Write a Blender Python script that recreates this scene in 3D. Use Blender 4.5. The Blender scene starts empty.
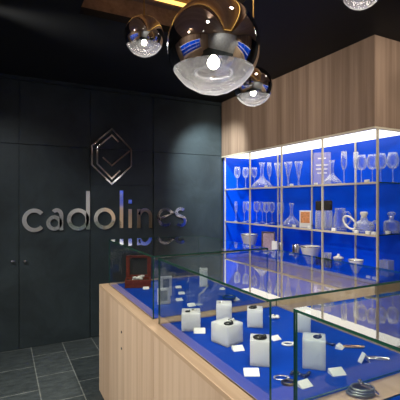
import bpy, bmesh, math, random
from mathutils import Vector, Matrix
random.seed(7)
C = bpy.context.scene.collection
PI = math.pi

# ------------------------------------------------------------------ camera
F = 385.0; EYE = 1.55; YAW = math.radians(27.2)
SN, CS = math.sin(YAW), math.cos(YAW)
cam = bpy.data.cameras.new('camera'); cam.sensor_width = 36; cam.lens = F/400*36
cam.clip_start = 0.02
co = bpy.data.objects.new('camera', cam); C.objects.link(co)
co.location = (0, 0, EYE); co.rotation_euler = (PI/2, 0, -YAW)
bpy.context.scene.camera = co

def ray(u):                     # horizontal direction of a photo column
    a = (u-200)/F
    return SN+CS*a, CS-SN*a
def at_x(u, X):                 # -> Y, depth
    dx, dy = ray(u); t = X/dx
    return t*dy, t
def at_y(u, Y):                 # -> X, depth
    dx, dy = ray(u); t = Y/dy
    return t*dx, t
def at_z(u, v, z):              # point on a level surface
    t = F*(EYE-z)/(v-200); dx, dy = ray(u)
    return t*dx, t*dy, t
def hz(v, t): return EYE+t*(200-v)/F

# ------------------------------------------------------------------ materials
def srgb(r, g, b):
    f = lambda c: (c/255/12.92) if c <= 10 else ((c/255+.055)/1.055)**2.4
    return (f(r), f(g), f(b), 1)
def newmat(name):
    m = bpy.data.materials.new(name); m.use_nodes = True
    m.node_tree.nodes.clear()
    o = m.node_tree.nodes.new('ShaderNodeOutputMaterial')
    return m, m.node_tree, o
def N(nt, kind, **kw):
    n = nt.nodes.new(kind)
    for k, v in kw.items(): setattr(n, k, v)
    return n
def L(nt, a, b): nt.links.new(a, b)
def principled(name, col, rough=.5, metal=0., spec=.5, noise=0., nscale=20, bump=0.):
    m, nt, o = newmat(name)
    p = N(nt, 'ShaderNodeBsdfPrincipled')
    p.inputs['Base Color'].default_value = col
    p.inputs['Roughness'].default_value = rough; p.inputs['Metallic'].default_value = metal
    p.inputs['Specular IOR Level'].default_value = spec
    if noise or bump:
        tc = N(nt, 'ShaderNodeTexCoord'); nz = N(nt, 'ShaderNodeTexNoise')
        nz.inputs['Scale'].default_value = nscale; nz.inputs['Detail'].default_value = 4
        L(nt, tc.outputs['Object'], nz.inputs['Vector'])
        if noise:
            r = N(nt, 'ShaderNodeValToRGB')
            r.color_ramp.elements[0].position = .3; r.color_ramp.elements[1].position = .7
            r.color_ramp.elements[0].color = tuple(c*(1-noise) for c in col[:3])+(1,)
            r.color_ramp.elements[1].color = tuple(min(1, c*(1+noise)) for c in col[:3])+(1,)
            L(nt, nz.outputs['Fac'], r.inputs['Fac']); L(nt, r.outputs['Color'], p.inputs['Base Color'])
        if bump:
            b = N(nt, 'ShaderNodeBump'); b.inputs['Strength'].default_value = bump
            b.inputs['Distance'].default_value = .01
            L(nt, nz.outputs['Fac'], b.inputs['Height']); L(nt, b.outputs['Normal'], p.inputs['Normal'])
    L(nt, p.outputs['BSDF'], o.inputs['Surface'])
    return m
def wood(name, dark, mid, light, axis='Z', rough=.5, scale=1.0):
    m, nt, o = newmat(name)
    p = N(nt, 'ShaderNodeBsdfPrincipled'); p.inputs['Roughness'].default_value = rough
    p.inputs['Specular IOR Level'].default_value = .3
    tc = N(nt, 'ShaderNodeTexCoord'); mp = N(nt, 'ShaderNodeMapping')
    s = {'Z': (26, 26, .7), 'Y': (26, 1.0, 26), 'X': (1.0, 26, 26)}[axis]
    mp.inputs['Scale'].default_value = tuple(q*scale for q in s)
    nz = N(nt, 'ShaderNodeTexNoise'); nz.inputs['Scale'].default_value = 1; nz.inputs['Detail'].default_value = 5
    nz.inputs['Roughness'].default_value = .6; nz.inputs['Distortion'].default_value = .25
    mp2 = N(nt, 'ShaderNodeMapping')
    s2 = {'Z': (7, 7, .12), 'Y': (7, .2, 7), 'X': (.2, 7, 7)}[axis]
    mp2.inputs['Scale'].default_value = s2
    nz2 = N(nt, 'ShaderNodeTexNoise'); nz2.inputs['Scale'].default_value = 1; nz2.inputs['Detail'].default_value = 2
    L(nt, tc.outputs['Object'], mp.inputs['Vector']); L(nt, mp.outputs['Vector'], nz.inputs['Vector'])
    L(nt, tc.outputs['Object'], mp2.inputs['Vector']); L(nt, mp2.outputs['Vector'], nz2.inputs['Vector'])
    mx = N(nt, 'ShaderNodeMath', operation='ADD'); h1 = N(nt, 'ShaderNodeMath', operation='MULTIPLY'); h2 = N(nt, 'ShaderNodeMath', operation='MULTIPLY')
    h1.inputs[1].default_value = .55; h2.inputs[1].default_value = .45
    L(nt, nz.outputs['Fac'], h1.inputs[0]); L(nt, nz2.outputs['Fac'], h2.inputs[0])
    L(nt, h1.outputs[0], mx.inputs[0]); L(nt, h2.outputs[0], mx.inputs[1])
    r = N(nt, 'ShaderNodeValToRGB')
    r.color_ramp.elements[0].position = .32; r.color_ramp.elements[0].color = dark
    r.color_ramp.elements[1].position = .68; r.color_ramp.elements[1].color = light
    e = r.color_ramp.elements.new(.5); e.color = mid
    L(nt, mx.outputs[0], r.inputs['Fac']); L(nt, r.outputs['Color'], p.inputs['Base Color'])
    L(nt, p.outputs['BSDF'], o.inputs['Surface'])
    return m
def emission(name, col, strength):
    m, nt, o = newmat(name)
    e = N(nt, 'ShaderNodeEmission'); e.inputs['Color'].default_value = col; e.inputs['Strength'].default_value = strength
    L(nt, e.outputs[0], o.inputs['Surface']); return m
def pane_mat(name, tint=(.965, .982, .968, 1), gain=1.0):   # flat glass: both faces' mirror share taken on the entering face
    m, nt, o = newmat(name)
    fr = N(nt, 'ShaderNodeFresnel'); fr.inputs['IOR'].default_value = 1.6
    a = N(nt, 'ShaderNodeMath', operation='MULTIPLY'); a.inputs[1].default_value = 2
    b = N(nt, 'ShaderNodeMath', operation='ADD'); b.inputs[1].default_value = 1
    d = N(nt, 'ShaderNodeMath', operation='DIVIDE')
    g = N(nt, 'ShaderNodeNewGeometry')
    inv = N(nt, 'ShaderNodeMath', operation='SUBTRACT'); inv.inputs[0].default_value = 1
    mu = N(nt, 'ShaderNodeMath', operation='MULTIPLY')
    L(nt, fr.outputs[0], a.inputs[0]); L(nt, fr.outputs[0], b.inputs[0])
    L(nt, a.outputs[0], d.inputs[0]); L(nt, b.outputs[0], d.inputs[1])
    L(nt, g.outputs['Backfacing'], inv.inputs[1])
    L(nt, d.outputs[0], mu.inputs[0]); L(nt, inv.outputs[0], mu.inputs[1])
    gl = N(nt, 'ShaderNodeBsdfGlossy'); gl.inputs['Roughness'].default_value = .0
    tr = N(nt, 'ShaderNodeBsdfTransparent'); tr.inputs['Color'].default_value = tint
    mx = N(nt, 'ShaderNodeMixShader')
    L(nt, mu.outputs[0], mx.inputs[0]); L(nt, tr.outputs[0], mx.inputs[1]); L(nt, gl.outputs[0], mx.inputs[2])
    L(nt, mx.outputs[0], o.inputs['Surface']); return m
def crystal(name, tint=(.97, .98, 1, 1), blend=.35, haze=.10, rimdiff=.45, hi=.85):
    m, nt, o = newmat(name)
    lw = N(nt, 'ShaderNodeLayerWeight'); lw.inputs['Blend'].default_value = blend
    mr = N(nt, 'ShaderNodeMapRange'); mr.inputs['To Min'].default_value = haze; mr.inputs['To Max'].default_value = hi
    L(nt, lw.outputs['Facing'], mr.inputs['Value'])
    gl = N(nt, 'ShaderNodeBsdfGlossy'); gl.inputs['Roughness'].default_value = .08
    df = N(nt, 'ShaderNodeBsdfDiffuse'); df.inputs['Color'].default_value = (.9, .92, .95, 1)
    m1 = N(nt, 'ShaderNodeMixShader'); m1.inputs[0].default_value = rimdiff
    tr = N(nt, 'ShaderNodeBsdfTransparent'); tr.inputs['Color'].default_value = tint
    L(nt, gl.outputs[0], m1.inputs[1]); L(nt, df.outputs[0], m1.inputs[2])
    m2 = N(nt, 'ShaderNodeMixShader')
    L(nt, mr.outputs[0], m2.inputs[0]); L(nt, tr.outputs[0], m2.inputs[1]); L(nt, m1.outputs[0], m2.inputs[2])
    L(nt, m2.outputs[0], o.inputs['Surface']); return m

M = {}
M['oak'] = wood('oak', srgb(182, 154, 124), srgb(204, 178, 148), srgb(220, 196, 166), 'Z', .5)
M['oak_top'] = wood('oak_top', srgb(166, 136, 104), srgb(188, 160, 128), srgb(200, 174, 143), 'Y', .45)
M['greywood'] = wood('grey_walnut', srgb(112, 90, 72), srgb(142, 118, 98), srgb(166, 140, 117), 'Z', .5, .8)
M['black'] = principled('black_paint', srgb(34, 36, 37), .6, spec=.2)
M['plaster'] = principled('grey_plaster', srgb(188, 190, 186), .8, noise=.12, nscale=3)
M['brass'] = principled('champagne_metal', srgb(226, 212, 184), .35, .25)
M['chrome'] = principled('chrome', (.9, .9, .92, 1), .07, 1)
M['mirror'] = principled('mirror_glass', (.74, .72, .70, 1), .015, 1)
M['steel'] = principled('steel', (.72, .72, .72, 1), .2, 1)
M['blue'] = principled('blue_panel', srgb(2, 78, 226), .3, spec=.25)
M['bluebed'] = principled('blue_felt', srgb(0, 58, 160), .6, spec=.08, noise=.06, nscale=400)
M['white'] = principled('white_card', srgb(240, 238, 232), .6)
M['porcelain'] = principled('porcelain', srgb(226, 222, 212), .25)
def frost():
    m, nt, o = newmat('frosted_acrylic')
    a = N(nt, 'ShaderNodeBsdfPrincipled'); a.inputs['Base Color'].default_value = (1, .93, .77, 1); a.inputs['Roughness'].default_value = .4
    a.inputs['Subsurface Weight'].default_value = 1; a.inputs['Subsurface Radius'].default_value = (1, 1, 1); a.inputs['Subsurface Scale'].default_value = .12
    L(nt, a.outputs[0], o.inputs['Surface']); return m
M['frost'] = frost()
M['redwood'] = wood('red_mahogany', srgb(78, 28, 16), srgb(112, 44, 26), srgb(136, 60, 36), 'X', .3)
M['darkcloth'] = principled('dark_velvet', srgb(40, 36, 34), .9)
M['darkmetal'] = principled('dark_silver', srgb(70, 70, 68), .3, .9)
M['oldsilver'] = principled('tarnished_silver', srgb(128, 132, 122), .32, .7)
M['silver'] = principled('silver', (.86, .85, .82, 1), .2, 1)
M['gold'] = principled('gold', srgb(220, 180, 110), .25, 1)
M['soffit'] = emission('lit_soffit', (1, .96, .87, 1), 2.3)
M['cove'] = emission('cove_led', (1, .60, .15, 1), 2.2)
M['bulb'] = emission('bulb_glow', (1, .93, .82, 1), 55)
M['pane'] = pane_mat('clear_pane')
M['pane_edge'] = principled('pane_edge', srgb(32, 74, 58), .12, spec=.6)
M['clear'] = crystal('crystal', blend=.3, haze=.04, rimdiff=.5, hi=.8)
M['clear_solid'] = crystal('thick_crystal', blend=.4, haze=.14, rimdiff=.6)
def globe_mat():
    m, nt, o = newmat('rippled_globe_glass')
    lw = N(nt, 'ShaderNodeLayerWeight'); lw.inputs['Blend'].default_value = .3
    tc = N(nt, 'ShaderNodeTexCoord'); nz = N(nt, 'ShaderNodeTexNoise'); nz.inputs['Scale'].default_value = 38; nz.inputs['Detail'].default_value = 4
    L(nt, tc.outputs['Object'], nz.inputs['Vector'])
    bp = N(nt, 'ShaderNodeBump'); bp.inputs['Strength'].default_value = .7; bp.inputs['Distance'].default_value = .01
    L(nt, nz.outputs['Fac'], bp.inputs['Height'])
    gl = N(nt, 'ShaderNodeBsdfGlossy'); gl.inputs['Roughness'].default_value = .12; L(nt, bp.outputs['Normal'], gl.inputs['Normal'])
    tl = N(nt, 'ShaderNodeBsdfTranslucent'); tl.inputs['Color'].default_value = (.9, .9, .92, 1); L(nt, bp.outputs['Normal'], tl.inputs['Normal'])
    m1 = N(nt, 'ShaderNodeMixShader'); m1.inputs[0].default_value = .55; L(nt, gl.outputs[0], m1.inputs[1]); L(nt, tl.outputs[0], m1.inputs[2])
    mr = N(nt, 'ShaderNodeMapRange'); mr.inputs['To Min'].default_value = .20; mr.inputs['To Max'].default_value = .85
    L(nt, lw.outputs['Facing'], mr.inputs['Value'])
    tr = N(nt, 'ShaderNodeBsdfTransparent'); m2 = N(nt, 'ShaderNodeMixShader')
    L(nt, mr.outputs[0], m2.inputs[0]); L(nt, tr.outputs[0], m2.inputs[1]); L(nt, m1.outputs[0], m2.inputs[2])
    L(nt, m2.outputs[0], o.inputs['Surface']); return m
M['globe'] = globe_mat()
M['acrylic'] = crystal('acrylic_plate', (.80, .72, .92, 1), .2, .26, .9, .4)
M['cord'] = principled('gold_cord', srgb(176, 134, 66), .4, .6)
M['amber'] = principled('orange_print', srgb(236, 150, 90), .5, noise=.35, nscale=60)
M['mauve'] = principled('mauve_print', srgb(176, 150, 160), .5, noise=.3, nscale=50)
M['grey_print'] = principled('grey_print', srgb(120, 128, 140), .5, noise=.3, nscale=60)
M['traywood'] = wood('brown_ceiling_wood', srgb(120, 96, 76), srgb(146, 118, 96), srgb(166, 138, 114), 'Y', .4)

def slate_wall():
    m, nt, o = newmat('black_slate_panel')
    p = N(nt, 'ShaderNodeBsdfPrincipled'); p.inputs['Roughness'].default_value = .42; p.inputs['Specular IOR Level'].default_value = .4
    tc = N(nt, 'ShaderNodeTexCoord'); nz = N(nt, 'ShaderNodeTexNoise'); nz.inputs['Scale'].default_value = 2.2; nz.inputs['Detail'].default_value = 8; nz.inputs['Roughness'].default_value = .62
    nz.inputs['Distortion'].default_value = .6
    L(nt, tc.outputs['Object'], nz.inputs['Vector'])
    r = N(nt, 'ShaderNodeValToRGB'); r.color_ramp.elements[0].position = .3; r.color_ramp.elements[1].position = .75
    r.color_ramp.elements[0].color = srgb(38, 46, 48); r.color_ramp.elements[1].color = srgb(62, 73, 76)
    L(nt, nz.outputs['Fac'], r.inputs['Fac']); L(nt, r.outputs['Color'], p.inputs['Base Color'])
    b = N(nt, 'ShaderNodeBump'); b.inputs['Strength'].default_value = .25; b.inputs['Distance'].default_value = .02
    L(nt, nz.outputs['Fac'], b.inputs['Height']); L(nt, b.outputs['Normal'], p.inputs['Normal'])
    L(nt, p.outputs['BSDF'], o.inputs['Surface']); return m
M['slate'] = slate_wall()
def tiles():
    m, nt, o = newmat('dark_slate_tiles')
    p = N(nt, 'ShaderNodeBsdfPrincipled'); p.inputs['Specular IOR Level'].default_value = .4
    tc = N(nt, 'ShaderNodeTexCoord'); mp = N(nt, 'ShaderNodeMapping')
    mp.inputs['Rotation'].default_value = (0, 0, -PI/2); mp.inputs['Location'].default_value = (-.146, .27, 0)
    br = N(nt, 'ShaderNodeTexBrick'); br.offset = .5; br.offset_frequency = 2
    br.inputs['Scale'].default_value = 1; br.inputs['Brick Width'].default_value = .5; br.inputs['Row Height'].default_value = .31
    br.inputs['Mortar Size'].default_value = .005; br.inputs['Mortar Smooth'].default_value = .2; br.inputs['Bias'].default_value = 0
    br.inputs['Color1'].default_value = srgb(54, 61, 62); br.inputs['Color2'].default_value = srgb(76, 83, 83)
    br.inputs['Mortar'].default_value = srgb(128, 132, 126)
    L(nt, tc.outputs['Object'], mp.inputs['Vector']); L(nt, mp.outputs['Vector'], br.inputs['Vector'])
    nz = N(nt, 'ShaderNodeTexNoise'); nz.inputs['Scale'].default_value = 9; nz.inputs['Detail'].default_value = 8; nz.inputs['Roughness'].default_value = .7
    mp3 = N(nt, 'ShaderNodeMapping'); mp3.inputs['Scale'].default_value = (1, 2.5, 1)
    L(nt, tc.outputs['Object'], mp3.inputs['Vector']); L(nt, mp3.outputs['Vector'], nz.inputs['Vector'])
    r = N(nt, 'ShaderNodeValToRGB'); r.color_ramp.elements[0].position = .3; r.color_ramp.elements[1].position = .72
    r.color_ramp.elements[0].color = (.45, .47, .48, 1); r.color_ramp.elements[1].color = (1.35, 1.35, 1.32, 1)
    mx = N(nt, 'ShaderNodeMix', data_type='RGBA', blend_type='MULTIPLY'); mx.inputs[0].default_value = 1
    L(nt, nz.outputs['Fac'], r.inputs['Fac']); L(nt, br.outputs['Color'], mx.inputs[6]); L(nt, r.outputs['Color'], mx.inputs[7])
    L(nt, mx.outputs[2], p.inputs['Base Color'])
    p.inputs['Roughness'].default_value = .5
    b = N(nt, 'ShaderNodeBump'); b.inputs['Strength'].default_value = .3; b.inputs['Distance'].default_value = .01
    L(nt, nz.outputs['Fac'], b.inputs['Height']); L(nt, b.outputs['Normal'], p.inputs['Normal'])
    L(nt, p.outputs['BSDF'], o.inputs['Surface']); return m
M['tiles'] = tiles()

# ------------------------------------------------------------------ mesh helpers
def box(bm, x0, x1, y0, y1, z0, z1, mi=0):
    vs = [bm.verts.new((x, y, z)) for x in (x0, x1) for y in (y0, y1) for z in (z0, z1)]
    for q in ((0, 1, 3, 2), (4, 6, 7, 5), (0, 4, 5, 1), (2, 3, 7, 6), (0, 2, 6, 4), (1, 5, 7, 3)):
        f = bm.faces.new([vs[i] for i in q]); f.material_index = mi
    return vs
def lathe(bm, prof, seg=24, mi=0, at=(0, 0, 0), smooth=True):
    rings = []
    for r, z in prof:
        if r < 1e-6: rings.append([bm.verts.new((at[0], at[1], at[2]+z))])
        else: rings.append([bm.verts.new((at[0]+r*math.cos(2*PI*k/seg), at[1]+r*math.sin(2*PI*k/seg), at[2]+z)) for k in range(seg)])
    for a, b in zip(rings, rings[1:]):
        for k in range(seg):
            j = (k+1) % seg
            if len(a) == 1 and len(b) == 1: continue
            if len(a) == 1: f = bm.faces.new((a[0], b[j], b[k]))
            elif len(b) == 1: f = bm.faces.new((a[k], a[j], b[0]))
            else: f = bm.faces.new((a[k], a[j], b[j], b[k]))
            f.smooth = smooth; f.material_index = mi
def tube(bm, pts, r, seg=8, mi=0, closed=False):
    pts = [Vector(p) for p in pts]; n = len(pts); rings = []
    for i, p in enumerate(pts):
        if closed: t = pts[(i+1) % n]-pts[i-1]
        else: t = pts[min(i+1, n-1)]-pts[max(i-1, 0)]
        t.normalize()
        up = Vector((0, 0, 1)) if abs(t.z) < .9 else Vector((1, 0, 0))
        a = t.cross(up).normalized(); b = t.cross(a)
        rings.append([bm.verts.new(p+a*r*math.cos(2*PI*k/seg)+b*r*math.sin(2*PI*k/seg)) for k in range(seg)])
    pairs = list(zip(rings, rings[1:]))+([(rings[-1], rings[0])] if closed else [])
    for a, b in pairs:
        for k in range(seg):
            j = (k+1) % seg
            f = bm.faces.new((a[k], a[j], b[j], b[k])); f.smooth = True; f.material_index = mi
    if not closed:
        bm.faces.new(rings[0]).material_index = mi; bm.faces.new(rings[-1][::-1]).material_index = mi
def ball(bm, c, r, seg=14, mi=0, sc=(1, 1, 1)):
    prof = [(r*math.sin(PI*k/10), -r*math.cos(PI*k/10)) for k in range(11)]
    n0 = len(bm.verts); bm.verts.ensure_lookup_table()
    lathe(bm, prof, seg, mi, (0, 0, 0))
    bm.verts.ensure_lookup_table()
    for v in bm.verts[n0:]: v.co = Vector((v.co.x*sc[0]+c[0], v.co.y*sc[1]+c[1], v.co.z*sc[2]+c[2]))
def ringpts(c, rx, ry, n=24, tilt=0):
    out = []
    for k in range(n):
        a = 2*PI*k/n; x, y = rx*math.cos(a), ry*math.sin(a)
        out.append((c[0]+x, c[1]+y*math.cos(tilt), c[2]+y*math.sin(tilt)))
    return out
def ribbon(bm, pts, w, d0, d1, closed=False):     # flat stroke of width w along pts (x,z), between depths y=d0..d1
    pts = [Vector((p[0], p[1])) for p in pts]; n = len(pts); sec = []
    for i, p in enumerate(pts):
        if closed: a, b = (p-pts[i-1]).normalized(), (pts[(i+1) % n]-p).normalized()
        else:
            a = (p-pts[max(i-1, 0)]); b = (pts[min(i+1, n-1)]-p)
            if a.length < 1e-9: a = b
            if b.length < 1e-9: b = a
            a = a.normalized(); b = b.normalized()
        na, nb = Vector((-a.y, a.x)), Vector((-b.y, b.x))
        nn = (na+nb).normalized(); k = w/2/max(.45, nn.dot(na))
        l, r = p+nn*k, p-nn*k
        sec.append([bm.verts.new((l.x, d0, l.y)), bm.verts.new((r.x, d0, r.y)), bm.verts.new((r.x, d1, r.y)), bm.verts.new((l.x, d1, l.y))])
    prs = list(zip(sec, sec[1:]))+([(sec[-1], sec[0])] if closed else [])
    for a, b in prs:
        for k in range(4):
            bm.faces.new((a[k], a[(k+1) % 4], b[(k+1) % 4], b[k]))
    if not closed:
        bm.faces.new(sec[0]); bm.faces.new(sec[-1][::-1])
def obj(name, bm, mats, parent=None, bevel=0, fix=True):
    if fix: bmesh.ops.recalc_face_normals(bm, faces=bm.faces)
    me = bpy.data.meshes.new(name); bm.to_mesh(me); bm.free()
    for m in (mats if isinstance(mats, (list, tuple)) else [mats]): me.materials.append(M[m])
    o = bpy.data.objects.new(name, me); C.objects.link(o)
    if parent is not None: o.parent = parent
    if bevel:
        b = o.modifiers.new('bevel', 'BEVEL'); b.width = bevel; b.segments = 2; b.limit_method = 'ANGLE'
    return o
def tag(o, label, cat, group=None):
    o['label'] = label; o['category'] = cat
    if group: o['group'] = group
    return o
def thing(name, label, cat, loc=(0, 0, 0), rz=0, group=None):
    o = bpy.data.objects.new(name, None); C.objects.link(o); o.empty_display_size = .05
    o.location = loc; o.rotation_euler = (0, 0, rz)
    return tag(o, label, cat, group)
def B(*boxes):
    bm = bmesh.new()
    for b in boxes: box(bm, *b)
    return bm
def struct(name, bm, mats, parent=None):
    o = obj(name, bm, mats, parent); o['kind'] = 'structure'; return o
def dup(root, loc, rz=0, scale=1, label=None, group=None):
    r = root.copy(); C.objects.link(r); r.location = loc; r.rotation_euler = (0, 0, rz)
    r.scale = (scale,)*3 if not isinstance(scale, tuple) else scale
    if label: r['label'] = label
    if group: r['group'] = group
    for ch in list(root.children):
        c = ch.copy(); C.objects.link(c); c.parent = r
        for g in list(ch.children):
            d = g.copy(); C.objects.link(d); d.parent = c
    return r
protos = {}
def place(kind, maker, label, cat, loc, rz=0, scale=1, group=None):
    """the first of a kind is built, every other one is a copy of it and of its parts"""
    if kind not in protos:
        o = maker(); o.location = loc; o.rotation_euler = (0, 0, rz)
        o.scale = (scale,)*3 if not isinstance(scale, tuple) else scale
        tag(o, label, cat, group); protos[kind] = o
        return o
    return dup(protos[kind], loc, rz, scale, label, group)

# ------------------------------------------------------------------ the room
CE = 2.84; WY = 4.41
X0, X1, Y0 = -2.8, 3.10, -2.6
struct('floor', B((X0, X1, Y0, WY+.05, -.05, 0)), 'tiles')
TX0, TX1, TY0, TY1, TZ = .47, 1.40, -1.6, 2.75, 3.17
YL, YR = 2.2, 1.3                                    # black paint at the far end, brown wood towards the front of the shop
struct('ceiling', B((X0, TX0, YL, WY+.05, CE, CE+.05), (TX1, X1, YR, WY+.05, CE, CE+.05), (TX0, TX1, TY1, WY+.05, CE, CE+.05),
                    (X0, TX0, Y0, YL, CE, CE+.05, 1), (TX1, X1, Y0, YR, CE, CE+.05, 1), (TX0, TX1, Y0, TY0, CE, CE+.05, 1)), ['black', 'traywood'])
struct('trim_1', B((TX0-.04, TX0, TY0, TY1, CE+.05, TZ), (TX1, TX1+.04, TY0, TY1, CE+.05, TZ),
                   (TX0-.04, TX1+.04, TY1, TY1+.04, CE+.05, TZ), (TX0-.04, TX1+.04, TY0-.04, TY0, CE+.05, TZ),
                   (TX0-.04, TX1+.04, TY0-.04, TY1+.04, TZ, TZ+.03),
                   (TX0, TX1, TY1-.055, TY1, 3.02, 3.034), (TX0, TX1, TY0, TY0+.055, 3.02, 3.034),  # lips added under the strip to keep its light off the recess sides
                   (TX0, TX0+.055, TY0+.055, TY1-.055, 3.02, 3.034), (TX1-.055, TX1, TY0+.055, TY1-.055, 3.02, 3.034)), 'traywood')
zc0, zc1 = 3.035, 3.07
cv = obj('cove_light', B((TX0+.001, TX1-.001, TY1-.05, TY1-.001, zc0, zc1), (TX0+.001, TX1-.001, TY0+.001, TY0+.05, zc0, zc1),
                         (TX0+.001, TX0+.05, TY0+.05, TY1-.05, zc0, zc1), (TX1-.05, TX1-.001, TY0+.05, TY1-.05, zc0, zc1)), 'cove')
tag(cv, 'golden glowing strip light around the brown ceiling recess', 'strip light')
struct('wall_back', B((X0, X1, WY+.02, WY+.06, 0, CE), (X0, X1, WY+.001, WY+.02, 2.80, CE)), 'slate')
struct('wall_right', B((X1, X1+.05, Y0, WY+.05, 0, CE)), 'black')
struct('wall_left', B((X0-.05, X0, Y0, WY+.05, 0, CE)), 'oak')
struct('wall_front', B((X0, X1, Y0-.05, Y0, 0, CE)), 'plaster')
sx = [X0, -.57, .156, .878, 1.627, 2.575]
g = .004
def panel(name, a, b, z0, z1):
    return struct(name, B((a+g, b-g, WY, WY+.0195, z0, z1)), 'slate')
k = 2
for i in range(5):                                   # upper row of black panels
    panel('trim_%d' % k, sx[i], sx[i+1], 2.136, 2.788); k += 1
panel('trim_%d' % k, sx[0], sx[1], .004, 2.128); k += 1
panel('trim_%d' % k, sx[3], sx[4], .004, 1.718); k += 1
panel('trim_%d' % k, sx[3], sx[4], 1.724, 2.128); k += 1
d1 = panel('door_1', sx[1], sx[2], .004, 2.128); d2 = panel('door_2', sx[2], sx[3], .004, 2.128)
struct('door_3', B((sx[4]+g, sx[5]-g, WY-.012, WY+.0195, .004, 2.128)), 'slate')
for dr, u in ((d1, 12.5), (d2, 24.5)):
    kx, t = at_y(u, WY); bm = bmesh.new()
    lathe(bm, [(0, 0), (.013, 0), (.013, .006), (.008, .008), (.008, .018), (.016, .022), (.016, .03), (0, .032)], 16)
    bmesh.ops.rotate(bm, verts=bm.verts, cent=(0, 0, 0), matrix=Matrix.Rotation(PI/2, 3, 'X'))
    bmesh.ops.translate(bm, verts=bm.verts, vec=(kx, WY, hz(261, t)))
    obj('door_knob', bm, 'steel', dr)

# ------------------------------------------------------------------ lettering and emblem on the black wall
LY0, LY1 = WY-.026, WY-.002
def wp(u, v, Y=LY0):
    X, t = at_y(u, Y); return (X, hz(v, t))
def arc(cx, cy, rx, ry, a0, a1, n=22):               # image-style angles: 0 right, 90 up
    return [(cx+rx*math.cos(math.radians(a0+(a1-a0)*i/n)), cy-ry*math.sin(math.radians(a0+(a1-a0)*i/n))) for i in range(n+1)]
sign = thing('wall_lettering', 'chrome shop name in lower case letters on the black wall', 'sign', (1.1, WY, 1.35))
def letter(*strokes, w=.042, lab=None):
    bm = bmesh.new()
    for s in strokes:
        if s[0] == 'c': ribbon(bm, [wp(*p) for p in s[1]], w, LY0, LY1, True)
        else: ribbon(bm, [wp(*p) for p in s[1]], w, LY0, LY1)
    bmesh.ops.translate(bm, verts=bm.verts, vec=(-1.1, -WY, -1.35))
    return obj('letter', bm, 'chrome', sign)
letter(('o', arc(34.3, 220.3, 10, 9.8, 42, 318)))                                            # c
letter(('c', arc(54.2, 223, 6.0, 5.8, 0, 345, 23)), ('o', arc(56.8, 215.3, 4.6, 5.2, 138, 8, 12)+[(61.4, 220), (61.4, 230.3)]), w=.04)  # a
letter(('c', arc(78.2, 219.5, 9.2, 9.2, 0, 345, 23)), ('o', [(88, 191), (88, 229.5)]))        # d
letter(('c', arc(104.7, 218.6, 8.9, 9.0, 0, 345, 23)))                                       # o
letter(('o', [(121.5, 190.5), (121.5, 228)]))                                                # l
letter(('o', [(130.2, 209), (130.2, 228)]), ('o', [(130.2, 199.7), (130.2, 203.5)]))         # i
letter(('o', [(138.8, 209), (138.8, 228)]), ('o', arc(145, 216.5, 5.6, 6.6, 165, 0, 14)+[(150.6, 222), (150.6, 228)]))  # n
letter(('o', [(158.9, 219), (173.2, 212.8)]+arc(165.7, 217.3, 7.4, 8.0, 32, 310)), w=.036)   # e with a slanted bar
letter(('o', arc(180.7, 212.4, 4.2, 3.6, 40, 268, 14)+arc(180.9, 221.0, 4.4, 4.4, 92, -140, 16)), w=.038)  # s
em = thing('wall_emblem', 'chrome outlined hexagon emblem with a tick mark on the black wall', 'emblem', (1.1, WY, 2.0))
def estroke(name, pts, closed=False, w=.018):
    bm = bmesh.new(); ribbon(bm, [wp(*p) for p in pts], w, LY0, LY1, closed)
    bmesh.ops.translate(bm, verts=bm.verts, vec=(-1.1, -WY, -2.0)); obj(name, bm, 'chrome', em)
estroke('outer_outline', [(111.8, 128.8), (92, 145.5), (92, 164.8), (111.8, 184), (131.2, 166.3), (131.2, 149.4)], True)
estroke('inner_outline', [(118.6, 142), (111.8, 135.2), (97.3, 147.3), (97.3, 163.8), (111.8, 178.4), (120.2, 170.5)])
estroke('tick_mark', [(102.8, 157.2), (111.8, 165.6), (129.6, 151.0)])

def pane_box(name, parent, off, x0, x1, y0, y1, z0, z1, edge='pane_edge'):
    bm = bmesh.new(); box(bm, x0, x1, y0, y1, z0, z1)
    bmesh.ops.recalc_face_normals(bm, faces=bm.faces)
    d = [x1-x0, y1-y0, z1-z0]; ax = d.index(min(d))
    for f in bm.faces:
        if abs(f.normal[ax]) < .5: f.material_index = 1
    bmesh.ops.translate(bm, verts=bm.verts, vec=tuple(-c for c in off))
    return obj(name, bm, ['pane', edge], parent, fix=False)
# ------------------------------------------------------------------ tall wall cabinet
CX, CB, CY0 = 2.58, 3.06, 2.045
cab = thing('display_cabinet', 'tall wood cabinet with lit blue shelves of glassware along the right wall', 'cabinet', (CX, 3.2, 0))
def cpart(name, bm, mats, parent=cab, bevel=0):
    bmesh.ops.translate(bm, verts=bm.verts, vec=(-CX, -3.2, 0)); return obj(name, bm, mats, parent, bevel)
cpart('header_panel', B((CX, CB+.03, CY0, WY-.014, 2.125, CE-.002)), 'greywood')
cpart('light_panel', B((CX+.03, CB, CY0+.02, WY-.02, 2.112, 2.125)), 'soffit')
cpart('header_trim', B((CX+.0, CX+.03, CY0, WY-.014, 2.108, 2.125), (CX+.03, CB, CY0, CY0+.02, 2.108, 2.125)), 'brass')
cpart('back_panel', B((CB, CB+.03, CY0, WY-.014, .90, 2.125)), 'blue')
cpart('side_panel', B((CX+.03, CB, WY-.032, WY-.014, .912, 2.112)), 'blue')
cpart('base_cabinet', B((CX, CB+.03, CY0, WY-.014, 0, .898)), 'oak')
bb = cpart('base_board', B((CX+.025, CB, CY0, WY-.014, .898, .912)), 'blue')
cpart('board_rail', B((CX, CX+.025, CY0, WY-.014, .898, .912)), 'brass', bb)
PX = [2.05, 2.633, 3.215, 3.797, 4.375]
for y in PX:
    cpart('post', B((2.612, 2.628, y-.007, y+.007, .912, 2.112)), 'brass')
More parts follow.
